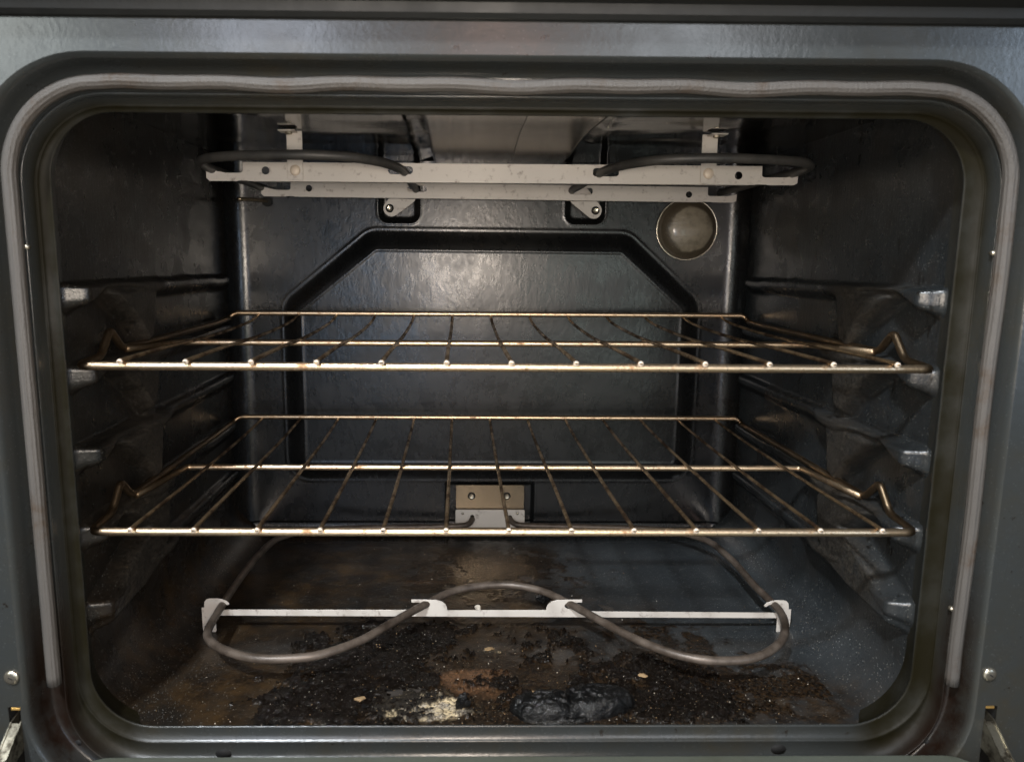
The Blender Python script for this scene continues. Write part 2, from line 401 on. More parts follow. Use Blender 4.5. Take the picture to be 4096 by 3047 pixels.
def sdf_poly(X, Y, poly):
    """negative inside"""
    d = np.full(X.shape, 1e9); ins = np.zeros(X.shape, bool); n = len(poly)
    for i in range(n):
        ax, ay = poly[i]; bx, by = poly[(i+1) % n]; ex, ey = bx-ax, by-ay
        t = np.clip(((X-ax)*ex+(Y-ay)*ey)/(ex*ex+ey*ey), 0, 1)
        d = np.minimum(d, np.hypot(X-ax-t*ex, Y-ay-t*ey))
        c = ((ay > Y) != (by > Y)) & (X < (bx-ax)*(Y-ay)/((by-ay) if by != ay else 1e-9)+ax)
        ins ^= c
    return np.where(ins, -d, d)
def inset(poly, R):
    n = len(poly); out = []
    area = sum(poly[i][0]*poly[(i+1) % n][1]-poly[(i+1) % n][0]*poly[i][1] for i in range(n))
    sg = 1 if area > 0 else -1
    for i in range(n):
        p, a, b = Vector(poly[i]), Vector(poly[i-1]), Vector(poly[(i+1) % n])
        e0, e1 = (p-a).normalized(), (b-p).normalized()
        n0, n1 = Vector((-e0.y, e0.x))*sg, Vector((-e1.y, e1.x))*sg
        m_ = (n0+n1).normalized(); out.append(tuple(p+m_*(R/max(.3, m_.dot(n0)))))
    return out

# ------------------------------------------------------------------ the oven
def empty(name, loc=(0, 0, 0)):
    o = bpy.data.objects.new(name, None); C.objects.link(o); o.location = loc; o.empty_display_size = .05; return o
oven = empty('oven')
oven['label'] = 'open dark enamelled electric oven with a stained cavity, seen through its front opening'
oven['category'] = 'oven'

XW, ZT, ZF, YB = .324, .472, -.010, .437
# ---- front frame: rings round the opening
H = .31; ZO = .446
def ring_pts(L, R, T, B, y, rad, n=14, side=10, zmin=None):
    x0, x1, z0, z1 = -H-L, H+R, -B, ZO+T
    pts = []
    cs = [(x1-rad, z1-rad, 0), (x0+rad, z1-rad, 90), (x0+rad, z0+rad, 180), (x1-rad, z0+rad, 270)]
    arcs = []
    for cx, cz, a0 in cs:
        arcs.append([(cx+rad*math.cos(math.radians(a0+90*k/n)), cz+rad*math.sin(math.radians(a0+90*k/n))) for k in range(n+1)])
    for i in range(4):
        pts += arcs[i]; a, b = arcs[i][-1], arcs[(i+1) % 4][0]
        pts += [(a[0]+(b[0]-a[0])*k/side, a[1]+(b[1]-a[1])*k/side) for k in range(1, side)]
    return np.array([(x, y, z) for x, z in pts])
R0 = .045
prof = [  # L, R, T, B, depth towards the room
    (.014, .014, .014, .014, -.030), (.0125, .0125, .0125, .0125, -.016), (.0060, .0060, .0060, .0060, -.006), (.0018, .0018, .0018, .0018, -.0012),
    (.0, .0, .0, .0, .0004), (-.0004, -.0004, -.0004, -.0004, .0014), (.0000, .0001, .0000, .0002, .0021), (.0008, .0012, .0004, .0012, .0022),
    (.0068, .0104, .0021, .0096, .0026), (.0076, .0116, .0026, .0105, .0042), (.0083, .0125, .0031, .0113, .0050), (.0090, .0130, .0038, .0121, .0046),
    (.0094, .0134, .0048, .0232, .0050), (.0100, .0138, .0072, .0250, .0150), (.0102, .0139, .0078, .0256, .0176), (.0106, .0140, .0084, .0262, .0182), (.0113, .0144, .0092, .0268, .0172),
    (.0120, .0145, .0105, .0276, .0140), (.0200, .0200, .0205, .0330, .0130), (.0235, .0216, .0232, .0350, .0150), (.0255, .0224, .0250, .0362, .0230),
    (.0270, .0232, .0262, .0372, .0310), (.0285, .0242, .0272, .0382, .0345), (.0310, .0262, .0292, .0400, .0360)]
rings = [ring_pts(L, R, T, B, -e, max(.012, R0+(L+R+T+min(B, L+.008))/4*.95)) for L, R, T, B, e in prof]
RG = np.array(rings); ri = np.arange(len(prof))[:, None]*np.ones(RG.shape[1])
sidey = sstep(.24, .30, np.abs(RG[..., 0]))*1.0
inner = sstep(4.5, 6, ri)*sstep(13, 11, ri)
soil_shade = inner*(.10+.90*sidey)*(.7+.3*sstep(.0, .05, RG[..., 2])) + .85*inner*(RG[..., 2] > .3)  # side strips darkened for the dim room they reflect, along with grime
soil_shade = soil_shade + .75*sstep(.25, .31, np.abs(RG[..., 0]))*sstep(.10, .0, RG[..., 2])*sstep(23, 12, ri) + .55*sstep(3.6, 2.6, ri)
soil_shade = np.clip(soil_shade, 0, 1)
burn = sstep(11.5, 13, ri)*sstep(22.5, 20, ri)*sstep(.26, .32, np.abs(RG[..., 0]))*sstep(.17, .03, RG[..., 2])
frame = grid_mesh('front_frame', RG, MAT['frame'], oven, closed=True, flip=False, attrs=dict(soil_shade=soil_shade, burn=burn))
# flat outer face with the two hinge slots
L, R, T, B, e = prof[-1]
hole = [(p[0], p[2]) for p in rings[-1]]
slotL = [(-.3515, .0385), (-.3425, .0385), (-.3425, -.03), (-.3515, -.03)]
slotR = [(.3430, .0380), (.3520, .0380), (.3520, -.03), (.3430, -.03)]
face = plate('outer_face', [(-.47, -.09), (.47, -.09), (.47, .4945), (-.47, .4945)], [hole, slotL, slotR], .0012, MAT['frame'], frame, y=-.0354, bev=.0004)
for x, z, r in ((-.3462, .0612, .0052), (.3425, .0625, .0048)):
    s = lathe('screw', [(r, 0), (r, .0008), (r*.93, .0016), (r*.6, .0021), (.0001, .0023)], MAT['screw'], frame, 28, (x, -.0360, z))
    a = box('drive_recess', (-.0016, -.0002, -.0004), (.0016, .0002, .0004), MAT['dark'], s, 0)
    a.location = (x+.0002, -.0384, z); a.rotation_euler = (0, .5, 0)
from mathutils.bvhtree import BVHTree
bvh = BVHTree.FromPolygons([v.co for v in frame.data.vertices], [p.vertices[:] for p in frame.data.polygons])
for x, y, z, r, r2, nx in ((-.2125, -.0052, -.0215, .0062, .0026, 1), (.2110, -.0052, -.0190, .0060, .0026, 1), (-.3166, -.0082, -.0051, .0024, .0024, 0), (.3180, -.0082, -.0049, .0024, .0024, 0)):
    o = lathe('drain_hole', [(r, -.0016), (r*.97, .0002), (.0001, .00025)], MAT['dark'], frame, 24, (0, 0, 0)); o.scale = (1, 1, r2/r*1.6 if nx else 1)
    hit = bvh.ray_cast(Vector((x, -.3, z+.001 if nx else z)), Vector((0, 1, 0)))
    o.location = (x, (hit[0].y if hit[0] else y)-.0002, z+.001 if nx else z)
    if hit[1]: o.rotation_euler = (0, 0, 0) if nx else Vector((0, -1, 0)).rotation_difference(hit[1] if hit[1].y < 0 else -hit[1]).to_euler()
# control panel edge above
cp = from_np('control_panel', *(lambda P: ([(x, y, z) for x in (-.47, .47) for y, z in P], [(i, (i+1) % len(P), len(P)+(i+1) % len(P), len(P)+i) for i in range(len(P))]+[tuple(range(len(P)))[::-1], tuple(range(len(P), 2*len(P)))]))(
    [(-.030, .4950), (-.0395, .4950), (-.0425, .4975), (-.0440, .5030), (-.0560, .5045), (-.0600, .5100), (-.0600, .60), (-.030, .60)]), MAT['trim'], oven, smooth=False)
# unseen shell added to stop room light leaking in through the gaps
shell = from_np('light_block_shell', [(x, y, z) for x in (-.47, .47) for y in (-.0345, .50) for z in (-.09, .60)],
                [(0, 1, 3, 2), (4, 6, 7, 5), (0, 4, 5, 1), (2, 3, 7, 6), (0, 2, 6, 4), (1, 5, 7, 3)][:2]+[(0, 2, 6, 4), (1, 5, 7, 3), (2, 3, 7, 6)], MAT['dark'], oven, smooth=False)

# ---- gasket
def gpath():
    gl, gr, gt, yy = -H-.0150, H+.0165, ZO+.0142, -.0225
    rad = .060; pts = []
    for k in range(12): pts.append((gl, yy, .0475+k*(gt-rad-.0475)/12))
    for k in range(15):
        a = PI-PI/2*k/14; pts.append((gl+rad+rad*math.cos(a), yy, gt-rad+rad*math.sin(a)))
    for k in range(1, 40):
        x = gl+rad+(gr-gl-2*rad)*k/40; pts.append((x, yy, gt+.0007*math.sin(k*.55)+.0006*math.sin(k*1.13+1)))
    for k in range(15):
        a = PI/2-PI/2*k/14; pts.append((gr-rad+rad*math.cos(a), yy, gt-rad+rad*math.sin(a)))
    for k in range(1, 13): pts.append((gr+.0006*math.sin(k), yy, gt-rad-k*(gt-rad-.0465)/12))
    return pts
gk = tube('door_gasket', smooth_path(gpath(), 4), .0048, MAT['gasket'], oven, 44, rib=.07)
for x, z in ((-.3195, .357), (.3225, .357), (.3218, .104)):
    lathe('gasket_clip', [(.0016, -.002), (.0019, .0005), (.0014, .0016), (.0001, .002)], MAT['screw'], gk, 14, (x, -.0195, z))

# ---- cavity side walls
ZK = [.3300, .2700, .2085, .1470, .0850]
def wall_h(y, z):
    wy, wz = fbm(y, z, 22, 3, 91)-.5, fbm(y, z, 22, 3, 95)-.5
    y = y+.005*wy*sstep(.035, .07, y); z = z+.004*wz*sstep(.035, .07, y)
    h = np.zeros(y.shape)
    for k, zk in enumerate(ZK):
        # long shelf: steep top, slanted underside
        end = sstep(.022, .034, y)
        back = np.where(y < .155, 1., .42+.58*sstep(.215, .155, y))*sstep(.425, .400, y)
        thick = .0185-.0125*sstep(.03, .072, y)+.008*sstep(.10, .14, y)
        d = zk+.003-z
        pr = sstep(0, .004, d)*sstep(thick+.006, thick-.005, d)
        h = np.maximum(h, pr*end*back)
        # wedge running down to a tip behind the shelf
        top = zk-.002
        if k < 4: poly = [(.062, top), (.174, top), (.160, top-.012), (.151, top-.050), (.138, top-.055), (.118, top-.034), (.092, top-.016)]
        else: poly = [(.030, top+.002), (.110, top+.030), (.140, top+.055), (.166, top+.055), (.160, top+.01), (.140, top-.012), (.100, top-.018), (.060, top-.020), (.030, top-.022)]
        h = np.maximum(h, .9*sstep(.003, -.006, sdf_poly(y, z, poly)))
    # column joining the levels
    cpoly = [(.138, .322), (.163, .322), (.170, .10), (.150, .07), (.135, .09), (.140, .15)]
    h = np.maximum(h, .40*sstep(.004, -.007, sdf_poly(y, z, cpoly)))
    return h*.0185
def brownf(X, Y):
    b = .85*gauss(X, Y, .01, .34, .075, .06)+.9*gauss(X, Y, -.05, .13, .16, .10)+.75*gauss(X, Y, -.22, .06, .05, .05)+1.1*gauss(X, Y, .262, .045, .045, .035) \
        + .55*gauss(X, Y, -.20, .25, .10, .10)+.6*gauss(X, Y, .13, .06, .09, .06)+.5*gauss(X, Y, .02, .22, .14, .05)
    return np.clip(b*1.35 + .75*sstep(.05, -.20, X), 0, 1)*(.62+.38*sstep(.30, .65, fbm(X, Y, 34, 5, 77)))  # stains, plus a browner left half for the warmer light there
def side_wall(sg):
    Rr = .046
    zs = np.linspace(ZT, ZF+Rr, 230); ys = np.linspace(.010, YB-.002, 215)
    prof_, nrm = [], []
    for z in zs: prof_.append((XW, z)); nrm.append((-1, 0))
    for k in range(1, 15):
        a = PI/2*k/14; prof_.append((XW-Rr+Rr*math.cos(a), ZF+Rr-Rr*math.sin(a))); nrm.append((-math.cos(a), math.sin(a)))
    prof_, nrm = np.array(prof_), np.array(nrm)
    Y, X = np.meshgrid(ys, prof_[:, 0], indexing='xy'); _, Z = np.meshgrid(ys, prof_[:, 1], indexing='xy')
    hh = wall_h(Y, Z) + .0009*(fbm(Y, Z, 14, 3, 5)-.5)
    PX = X + nrm[:, 0][:, None]*hh; PZ = Z + nrm[:, 1][:, None]*hh
    P = np.stack([PX*sg, Y, PZ], -1)
    return grid_mesh('side_wall', P, MAT['liner'], oven, flip=(sg > 0), attrs=dict(brown=np.clip(brownf(X*sg, Y), .0 if sg > 0 else .25, 1)*sstep(.20, .0, Z)+(0 if sg > 0 else .25)*sstep(.0, .20, Z), front=sstep(.36, .22, Y)*.6+.2, wallness=sstep(.0, .06, Z), raised=np.clip(wall_h(Y, Z)/.0185, 0, 1)*sstep(.20, .16, Y)*sstep(.046, .066, Y)))  # left wall kept browner: the warm light there put into its colour
side_wall(-1); side_wall(1)
# ---- back wall
def arcspace(lo, hi, n, r, m=12):
    e = r*(1-np.cos(np.linspace(0, PI/2, m)))
    return np.unique(np.concatenate([lo+e, np.linspace(lo+r, hi-r, n), hi-e]))
rb = .024
bx = arcspace(-XW, XW, 420, rb); bz = np.unique(np.concatenate([ZF+.015*(1-np.cos(np.linspace(0, PI/2, 12))), np.linspace(ZF+.015, ZT, 320)]))
BX, BZ = np.meshgrid(bx, bz, indexing='xy')
Yb = np.full(BX.shape, YB)
d = np.minimum(BX+XW, XW-BX); t = np.clip(rb-d, 0, rb); Yb -= rb-np.sqrt(np.maximum(rb*rb-t*t, 0))
t = np.clip(.015-(BZ-ZF), 0, .015); Yb -= .015-np.sqrt(np.maximum(.000225-t*t, 0))
octo = [(-.2630, .0612), (.2760, .0612), (.2755, .3020), (.1790, .3885), (-.1500, .3905), (-.2630, .2990)]
so = sdf_poly(BX, BZ, inset(octo, .032))-.032
Yb -= .0085*sstep(-.0005, -.0265, so)*1.0 + .0006*np.exp(-((so+.0005)/.0014)**2) + .0006*np.exp(-((so+.0270)/.0016)**2)
for x0, x1 in ((-.1375, -.0855), (.0975, .1475)):
    sp = sdf_poly(BX, BZ, inset([(x0, .397), (x1, .397), (x1, .50), (x0, .50)], .012))-.012
    Yb += .0060*sstep(.001, -.0075, sp) - .0007*np.exp(-((sp-.0006)/.0013)**2)
sp = sdf_poly(BX, BZ, [(-.054, -.03), (.066, -.03), (.066, .0600), (-.054, .0600)])
Yb += .0065*sstep(.0005, -.0055, sp) - .0006*np.exp(-(sp/.0012)**2)*(BZ < .0605)
Yb += .0008*(fbm(BX, BZ, 11, 3, 3)-.5)
grid_mesh('back_wall', np.stack([BX, Yb, BZ], -1), MAT['back'], oven)
# ---- ceiling with its two steel plates
cx_ = np.linspace(-XW, XW, 90); cy_ = np.linspace(.006, YB, 60); CX, CY = np.meshgrid(cx_, cy_, indexing='xy')
CZ = ZT + .0016*(fbm(CX, CY, 8, 2, 9)-.5) + .0025*sstep(.008, .0, np.abs(CX+.0705)-.003)+.0025*sstep(.008, .0, np.abs(CX-.0905)-.003)
grid_mesh('ceiling', np.stack([CX, CY, CZ], -1), MAT['ceiling'], oven, flip=False)
def ceil_plate(xa0, xb0, xa1, xb1, dz):
    us = np.linspace(0, 1, 30); vs = np.linspace(0, 1, 50); U, V_ = np.meshgrid(us, vs, indexing='xy')
    y = .02 + V_*.414
    x = (xa0+(xb0-xa0)*U)*(1-V_)+(xa1+(xb1-xa1)*U)*V_
    z = ZT-dz+.0020*(fbm(x*.5, y, 9, 2, 21)-.5)+.0022*np.sin(y*25+2.2)
    o = grid_mesh('ceiling_plate', np.stack([x, y, z], -1), MAT['plate'], oven)
    md = o.modifiers.new('thickness', 'SOLIDIFY'); md.thickness = .0008; md.offset = -1
    return o
ceil_plate(-.0655, .0245, -.0665, .0265, .0030)
ceil_plate(.0185, .0845, .0250, .0875, .0042)

# ---- floor with baked-on spills
fx = np.linspace(-XW+.043, XW-.043, 570); fy = np.linspace(.002, YB-.004, 436)
FX, FY = np.meshgrid(fx, fy, indexing='xy')
n1 = fbm(FX, FY, 28, 6, 31); n2 = fbm(FX, FY, 90, 5, 41); n3 = fbm(FX, FY, 300, 3, 51, .7); n4 = fbm(FX*3, FY*.8, 30, 5, 61)
crust = 1.15*gauss(FX, FY, -.125, .085, .058, .085)+.9*gauss(FX, FY, -.150, .040, .050, .030)+1.0*gauss(FX, FY, .155, .045, .055, .042)+.75*gauss(FX, FY, .120, .100, .05, .03) \
    + .65*gauss(FX, FY, -.09, .15, .06, .03)+.6*gauss(FX, FY, -.04, .045, .10, .030)+.45*gauss(FX, FY, .04, .16, .06, .03)+.35*gauss(FX, FY, .0, .11, .14, .07)
crust = sstep(.44, .60, crust*.78 + 1.5*(n1-.5) + 1.1*(n2-.5)*np.clip(crust*2, 0, 1) + .9*(n3-.5)*np.clip(crust*2, 0, 1) - .04)*sstep(.05, .22, crust)
thin = 1.5*gauss(FX, FY, .01, .345, .075, .045)+1.3*gauss(FX, FY, .0, .29, .11, .05)+1.0*gauss(FX, FY, -.01, .12, .17, .10)+.7*gauss(FX, FY, .15, .09, .09, .07)
brown = brownf(FX, FY)
soot = .95*gauss(FX, FY, -.08, .07, .11, .075)+.8*gauss(FX, FY, .04, .05, .15, .06)+.8*gauss(FX, FY, .14, .055, .08, .05)+.5*gauss(FX, FY, -.06, .15, .10, .04)
thin = thin + 1.3*gauss(FX, FY, .22, .065, .08, .045) + .8*gauss(FX, FY, .17, .14, .06, .05) + .5*gauss(FX, FY, -.23, .08, .05, .03)
blot = sstep(.47, .60, n2*.6+n1*.4+.13*(thin-.5))*np.clip(thin*1.2, 0, 1)
blot = np.clip(np.maximum(blot, .9*sstep(.34, .72, soot*(.55+.9*n1)+.5*(n2-.5))), 0, 1)
pale = gauss(FX, FY, -.066, .037, .034, .017)*1.9*(.55+.9*n2) + .55*gauss(FX, FY, -.075, .046, .04, .02)*n2 + .8*gauss(FX, FY, -.002, .128, .016, .010)*n2*1.4
pale = sstep(.40, .95, pale+1.1*(n3-.5))
edge = np.exp(-((np.abs(np.maximum(np.abs(FX-.02)-.115, np.abs(FY-.255)-.022)))/.004)**2)*sstep(.45, .65, n1)
rust = 1.1*gauss(FX, FY, -.036, .082, .022, .012)+1.0*gauss(FX, FY, -.006, .086, .018, .010)+.8*gauss(FX, FY, -.02, .060, .03, .014)+.45*gauss(FX, FY, .02, .045, .03, .02)
rust = sstep(.30, .85, rust*(.4+1.1*n2)) ; rust = np.maximum(rust, .25*edge)
FZ = ZF + crust*(.0006+.0026*sstep(.38, .62, n2)+.0020*np.abs(n3-.5)) + .0006*blot + .0004*(n1-.5) + .0010*pale*(n3)
FZ += .0006*(fbm(FX*2.0, FY*.7, 70, 3, 71)-.5)*sstep(.3, .6, gauss(FX, FY, .19, .07, .09, .07))
lip = np.clip((.014-FY)/.014, 0, 1); FZ = FZ+lip**2*.008
grid_mesh('cavity_floor', np.stack([FX, FY, FZ], -1), MAT['liner'], oven, attrs=dict(crust=crust, brown=brown, blot=blot, pale=pale, rust=rust, wallness=0*FX, raised=0*FX, front=sstep(.408, .392, FY)))

# ---- lamp cover
lc = (.2515, .4355, .3915)
lr = lathe('lamp_cover', [(.0365, 0), (.0372, .002), (.0365, .0035), (.0345, .0040), (.0335, .0052), (.031, .0084), (.026, .0116), (.019, .0140), (.010, .0154), (.0001, .0158)], MAT['lampglass'], oven, 56, lc)
lathe('lamp_rim', [(.0380, -.002), (.0392, .0006), (.0384, .0016), (.0374, .0008)], MAT['screw'], lr, 56, lc)
# ---- temperature probe
pb = tube('temperature_probe', smooth_path([(-.2755, .436, .422), (-.279, .424, .4222), (-.288, .412, .4222), (-.3015, .398, .4218)], 4), .0023, MAT['mount'], oven, 12)
lathe('probe_hole', [(.0052, -.001), (.0062, .0006), (.0052, .0010), (.0040, .0004)], MAT['dark'], pb, 20, (-.2755, .4335, .4215), axis=(.25, -1, 0))

# ---- broil element
def slot(x0, x1, z0, z1, r=.0032, n=5): return rrect2(x0, x1, z0, z1, r, n)
zt = .4358
def leg_path(s, xo, xi, xm):
    # end leg forward through the open notch, round the front arc and back through the slot
    return [(xo, .426, zt), (xo, .33, zt), (xo+s*.000, .235, zt), (xo+s*-.0005, .200, zt+.0004), (xo-s*.006, .172, zt+.0008), (xo-s*.024, .150, zt+.0012), (xo-s*.055, .136, zt+.0012),
            (xm, .1285, zt+.0012), (xi+s*.050, .134, zt+.001), (xi+s*.026, .150, zt+.0005), (xi+s*.009, .180, zt-.0002), (xi+s*.002, .210, zt-.001), (xi, .240, zt-.0015), (xi+s*.001, .33, zt-.001), (xi, .395, zt-.001), (xi, .432, zt-.004)]
pathL = smooth_path(leg_path(-1, -.274, -.0885, -.172), 7)
pathR = smooth_path(leg_path(1, .288, .0995, .190), 7)
be = empty('broil_element'); be.parent = oven; be['label'] = 'dark grey twin-loop broil element hung under the oven ceiling'
tube('heating_tube', pathL, .0042, MAT['broil'], be, 16); tube('heating_tube', pathR, .0042, MAT['broil'], be, 16)
out = [(-.2765, .4248), (-.2500, .4248), (-.2500, .4253), (-.2400, .4253), (-.2400, .4248), (.2520, .4248), (.2520, .4253), (.2640, .4253), (.2640, .4248), (.2900, .4248), (.2935, .4265),
       (.2938, .4340), (.2890, .4330), (.2820, .4318), (.2610, .4318), (.2592, .4326), (.2585, .4340), (.2583, .4424), (-.2440, .4424), (-.2442, .4345), (-.2450, .4330), (-.2468, .4322), (-.2610, .4322), (-.2680, .4334), (-.2785, .4362), (-.2794, .4340), (-.2794, .4275)]
hol = [slot(-.1046, -.0805, .4322, .4398), slot(.0945, .1325, .4312, .4392) if False else slot(.0935, .1192, .4315, .4396), circ(-.2225, .4347, .0040), circ(.2358, .4335, .0040)]
fb = plate('support_bracket', out, hol, .0011, MAT['bracket'], be, y=.2225)
fb2 = fb.copy(); C.objects.link(fb2); fb2.parent = be; fb2.rotation_euler = (0, .0060, 0); fb2.location = (.0032, .1785, -.0010)
for o_, y_ in ((fb, .2232), (fb2, .2232)):
    box('bracket_flange', (-.236, y_, .4246), (.248, y_+.007, .4255), MAT['bracket'], o_, .0002)
for x0, x1, sg in ((-.2010, -.1860, -1), (.1978, .2128, 1)):
    st = box('hanger_strap', (x0, .2195, .4256), (x1, .2207, .4712), MAT['bracket'], be, .0003)
    lathe('rivet', [(.0052, 0), (.0050, .0005), (.0046, .0006), (.0045, .0014), (.0042, .0018), (.0001, .0019)], MAT['cut'], st, 22, ((x0+x1)/2, .2196, .4348))
    xm = (x0+x1)/2+sg*.0045
    box('strap_foot', (xm-.0078, .2050, .4690), (xm+.0078, .2200, .4702), MAT['bracket'], st, .0002)
    lathe('bolt_head', [(.0034, 0), (.0034, .0018), (.0026, .0026), (.0001, .0028)], MAT['screw'], st, 8, (xm-sg*.001, .2120, .4690), axis=(0, 0, -1), smooth=False)
for xs, zs_, x1_ in ((-.1214, .4150, -.1000), (.1325, .4140, .1110)):
    sgn = 1 if x1_ > xs else -1
    hull = []
    def hp(cx, cz, r, a0, a1, n=8): return [(cx+sgn*r*math.cos(math.radians(a0+(a1-a0)*k/n)), cz+r*math.sin(math.radians(a0+(a1-a0)*k/n))) for k in range(n+1)]
    ol = hp(xs+sgn*.001, zs_-.0010, .0098, 150, 305) + hp(x1_, .4290, .0100, 305, 400) + [(xs+sgn*.012, .4420)]
    tab = plate('mounting_tab', ol, [], .0011, MAT['bracket'], be, y=.4275)
    ww = lathe('washer', [(.0050, 0), (.0052, .0005), (.0050, .0008)], MAT['dark'], tab, 20, (xs-sgn*.001, .4268, zs_-.001))
    lathe('screw', [(.0036, 0), (.0035, .0016), (.0026, .0024), (.0012, .0022), (.0010, .0012), (.0001, .0012)], MAT['screw'], tab, 10, (xs-sgn*.001, .4262, zs_-.001), smooth=False)

# ---- bake element
ze = .0180
full = [(-.0175, .4315, .0120), (-.0180, .4255, .0115), (-.0225, .4190, .0085), (-.0350, .4150, .0072), (-.0900, .4105, .0070), (-.1700, .4040, .0080), (-.2200, .3880, .0110), (-.2440, .3620, .0150), (-.2570, .3380, .0165), (-.2625, .3000, .0175), (-.2650, .2650, ze), (-.2655, .2050, ze),
        (-.2648, .1650, ze), (-.2640, .1450, ze), (-.2612, .1100, ze), (-.2500, .0900, ze), (-.2290, .0742, ze), (-.2030, .0645, ze), (-.1725, .0650, ze), (-.1505, .0718, ze), (-.1220, .0940, ze), (-.0967, .1275, ze), (-.0684, .1640, ze), (-.0371, .1970, ze), (.0083, .2100, ze),
        (.0478, .1970, ze), (.0760, .1640, ze), (.1042, .1230, ze), (.1302, .0892, ze), (.1566, .0680, ze), (.1854, .0600, ze), (.2190, .0658, ze), (.2488, .0890, ze), (.2668, .1185, ze), (.2755, .1500, ze), (.2750, .1800, ze), (.2735, .2100, ze), (.2745, .2620, ze), (.2722, .3000, ze), (.2680, .3350, .0165), (.2480, .3680, .0145),
        (.2150, .3950, .0105), (.1500, .4080, .0080), (.0900, .4140, .0072), (.0500, .4165, .0074), (.0385, .4200, .0085), (.0335, .4260, .0115), (.0330, .4315, .0120)]
bk = tube('bake_element', smooth_path(full, 8), .0038, MAT['bake'], oven, 16); bk['label'] = 'grey-brown looped bake element lying over the oven floor'
def hook(cx, s):
    return [(cx-s*.0176, .0118), (cx-s*.0172, .0150), (cx-s*.0158, .0180), (cx-s*.0125, .0208), (cx-s*.0070, .0224), (cx+s*.0171, .0229), (cx+s*.0172, .0203), (cx+s*.0040, .0200), (cx+s*.0012, .0190), (cx, .0170), (cx+s*.0006, .0148), (cx+s*.0030, .0132), (cx+s*.0120, .0124)]
ol = [(-.2760, .0068), (.2840, .0038), (.2840, .0092), (.0990, .0104)] + hook(.0690, 1)[::-1] + hook(-.0636, -1) + [(-.0900, .0120), (-.2760, .0124)]
sb = plate('support_bar', ol, [], .0012, MAT['bracket'], bk, y=.1655)
for s, xo, dz in ((-1, -.2846, .0006), (1, .2922, -.0014)):
    def q(d, z): return (xo-s*d, z+dz)
    ft = [q(.0008, -.0100-dz*0), q(.0122, -.0100), q(.0128, -.0085), q(.0128, .0060), q(.0135, .0110), q(.0155, .0160), q(.0172, .0196), q(.0196, .0206), q(.0225, .0198), q(.0247, .0180), q(.0262, .0182), q(.0266, .0194), q(.0235, .0222), q(.0190, .0238), q(.0150, .0244), q(.0075, .0243), q(.0048, .0234), q(.0030, .0212), q(.0024, .0150), q(.0000, .0150), q(.0002, -.0080)]
    plate('end_foot', ft, [], .0012, MAT['bracket'], sb, y=.1635)
mp1 = plate('mounting_plate', rrect2(-.0390, .0512, .0240, .0570, .0022, 4), [], .0015, MAT['mount'], bk, y=.4330)
for x in (-.0185, .0284):
    lathe('washer', [(.0052, 0), (.0050, .0006), (.0040, .0008)], MAT['dark'], mp1, 20, (x, .4322, .0425))
    lathe('screw', [(.0040, 0), (.0039, .0018), (.0028, .0028), (.0012, .0026), (.0010, .0014), (.0001, .0014)], MAT['screw'], mp1, 10, (x, .4318, .0425), smooth=False)
mp2 = plate('terminal_plate', rrect2(-.0395, .0520, .0005, .0245, .0018, 4), [circ(-.0175, .0150, .0030, 14), circ(.0330, .0145, .0030, 14)], .0015, MAT['bracket'], bk, y=.4285)
for x in (-.0302, .0424):
    lathe('rivet', [(.0018, 0), (.0017, .0006), (.0001, .0009)], MAT['screw'], mp2, 14, (x, .4277, .0197))

# ---- door (lying open below the opening) and its hinges
door = plate('door', rrect2(-.2980, .3300, -.62, -.0440, .020, 6), [], .030, MAT['door'], oven, y=0, bev=.0015)
door.data.transform(Matrix(((1, 0, 0, 0), (0, 0, 1, 0), (0, -1, 0, -.0105), (0, 0, 0, 1))))
for s, x in ((-1, -.3465), (1, .3470)):
    vs = [(a, b, c_) for a in (x-.0060, x+.0060) for b in (-.0346, .02) for c_ in (-.045, .042)]
    hb = from_np('door_hinge', vs, [(1, 3, 2, 0), (4, 6, 7, 5), (0, 2, 6, 4), (5, 7, 3, 1), (2, 3, 7, 6)], MAT['dark'], oven, smooth=False)
    box('latch', (x-.0034, -.0352, .0350), (x+.0034, -.0240, .0372), MAT['brass'], hb, .0004)
    # curved arm: a channel with two cheeks and a bright top web
    prof_a = [(-.026, .0290), (-.036, .0270), (-.044, .0215), (-.056, .0120), (-.074, .0050), (-.092, -.0010), (-.120, -.0110), (-.120, -.0300), (-.085, -.0200), (-.060, -.0080), (-.044, .0040), (-.030, .0060)]
    for k, dx in enumerate((-.0034, .0034)):
        vs = [(x+dx+e_, y_, z_) for e_ in (-.0005, .0005) for y_, z_ in prof_a]; n = len(prof_a)
        from_np('hinge_arm', vs, [tuple(range(n)), tuple(range(2*n-1, n-1, -1))]+[(i, n+i, n+(i+1) % n, (i+1) % n) for i in range(n)], MAT['zinc'], hb, smooth=False)
    web = []
    for y_, z_ in prof_a[1:6]: web += [(x-.0029, y_, z_-.0012), (x+.0029, y_, z_-.0012), (x+.0029, y_, z_-.0024), (x-.0029, y_, z_-.0024)]
    fw_ = []
    for i in range(4):
        a = i*4
        for k in range(4): fw_.append((a+k, a+(k+1) % 4, a+4+(k+1) % 4, a+4+k))
    fw_ += [(3, 2, 1, 0), (16, 17, 18, 19)]
    from_np('hinge_web', web, fw_, MAT['zinc'], hb, smooth=False)
    lathe('hinge_roller', [(.0034, 0), (.0034, .0070), (.001, .0072)], MAT['screw'], hb, 18, (x-.0035, -.072, .0095), axis=(1, 0, 0))

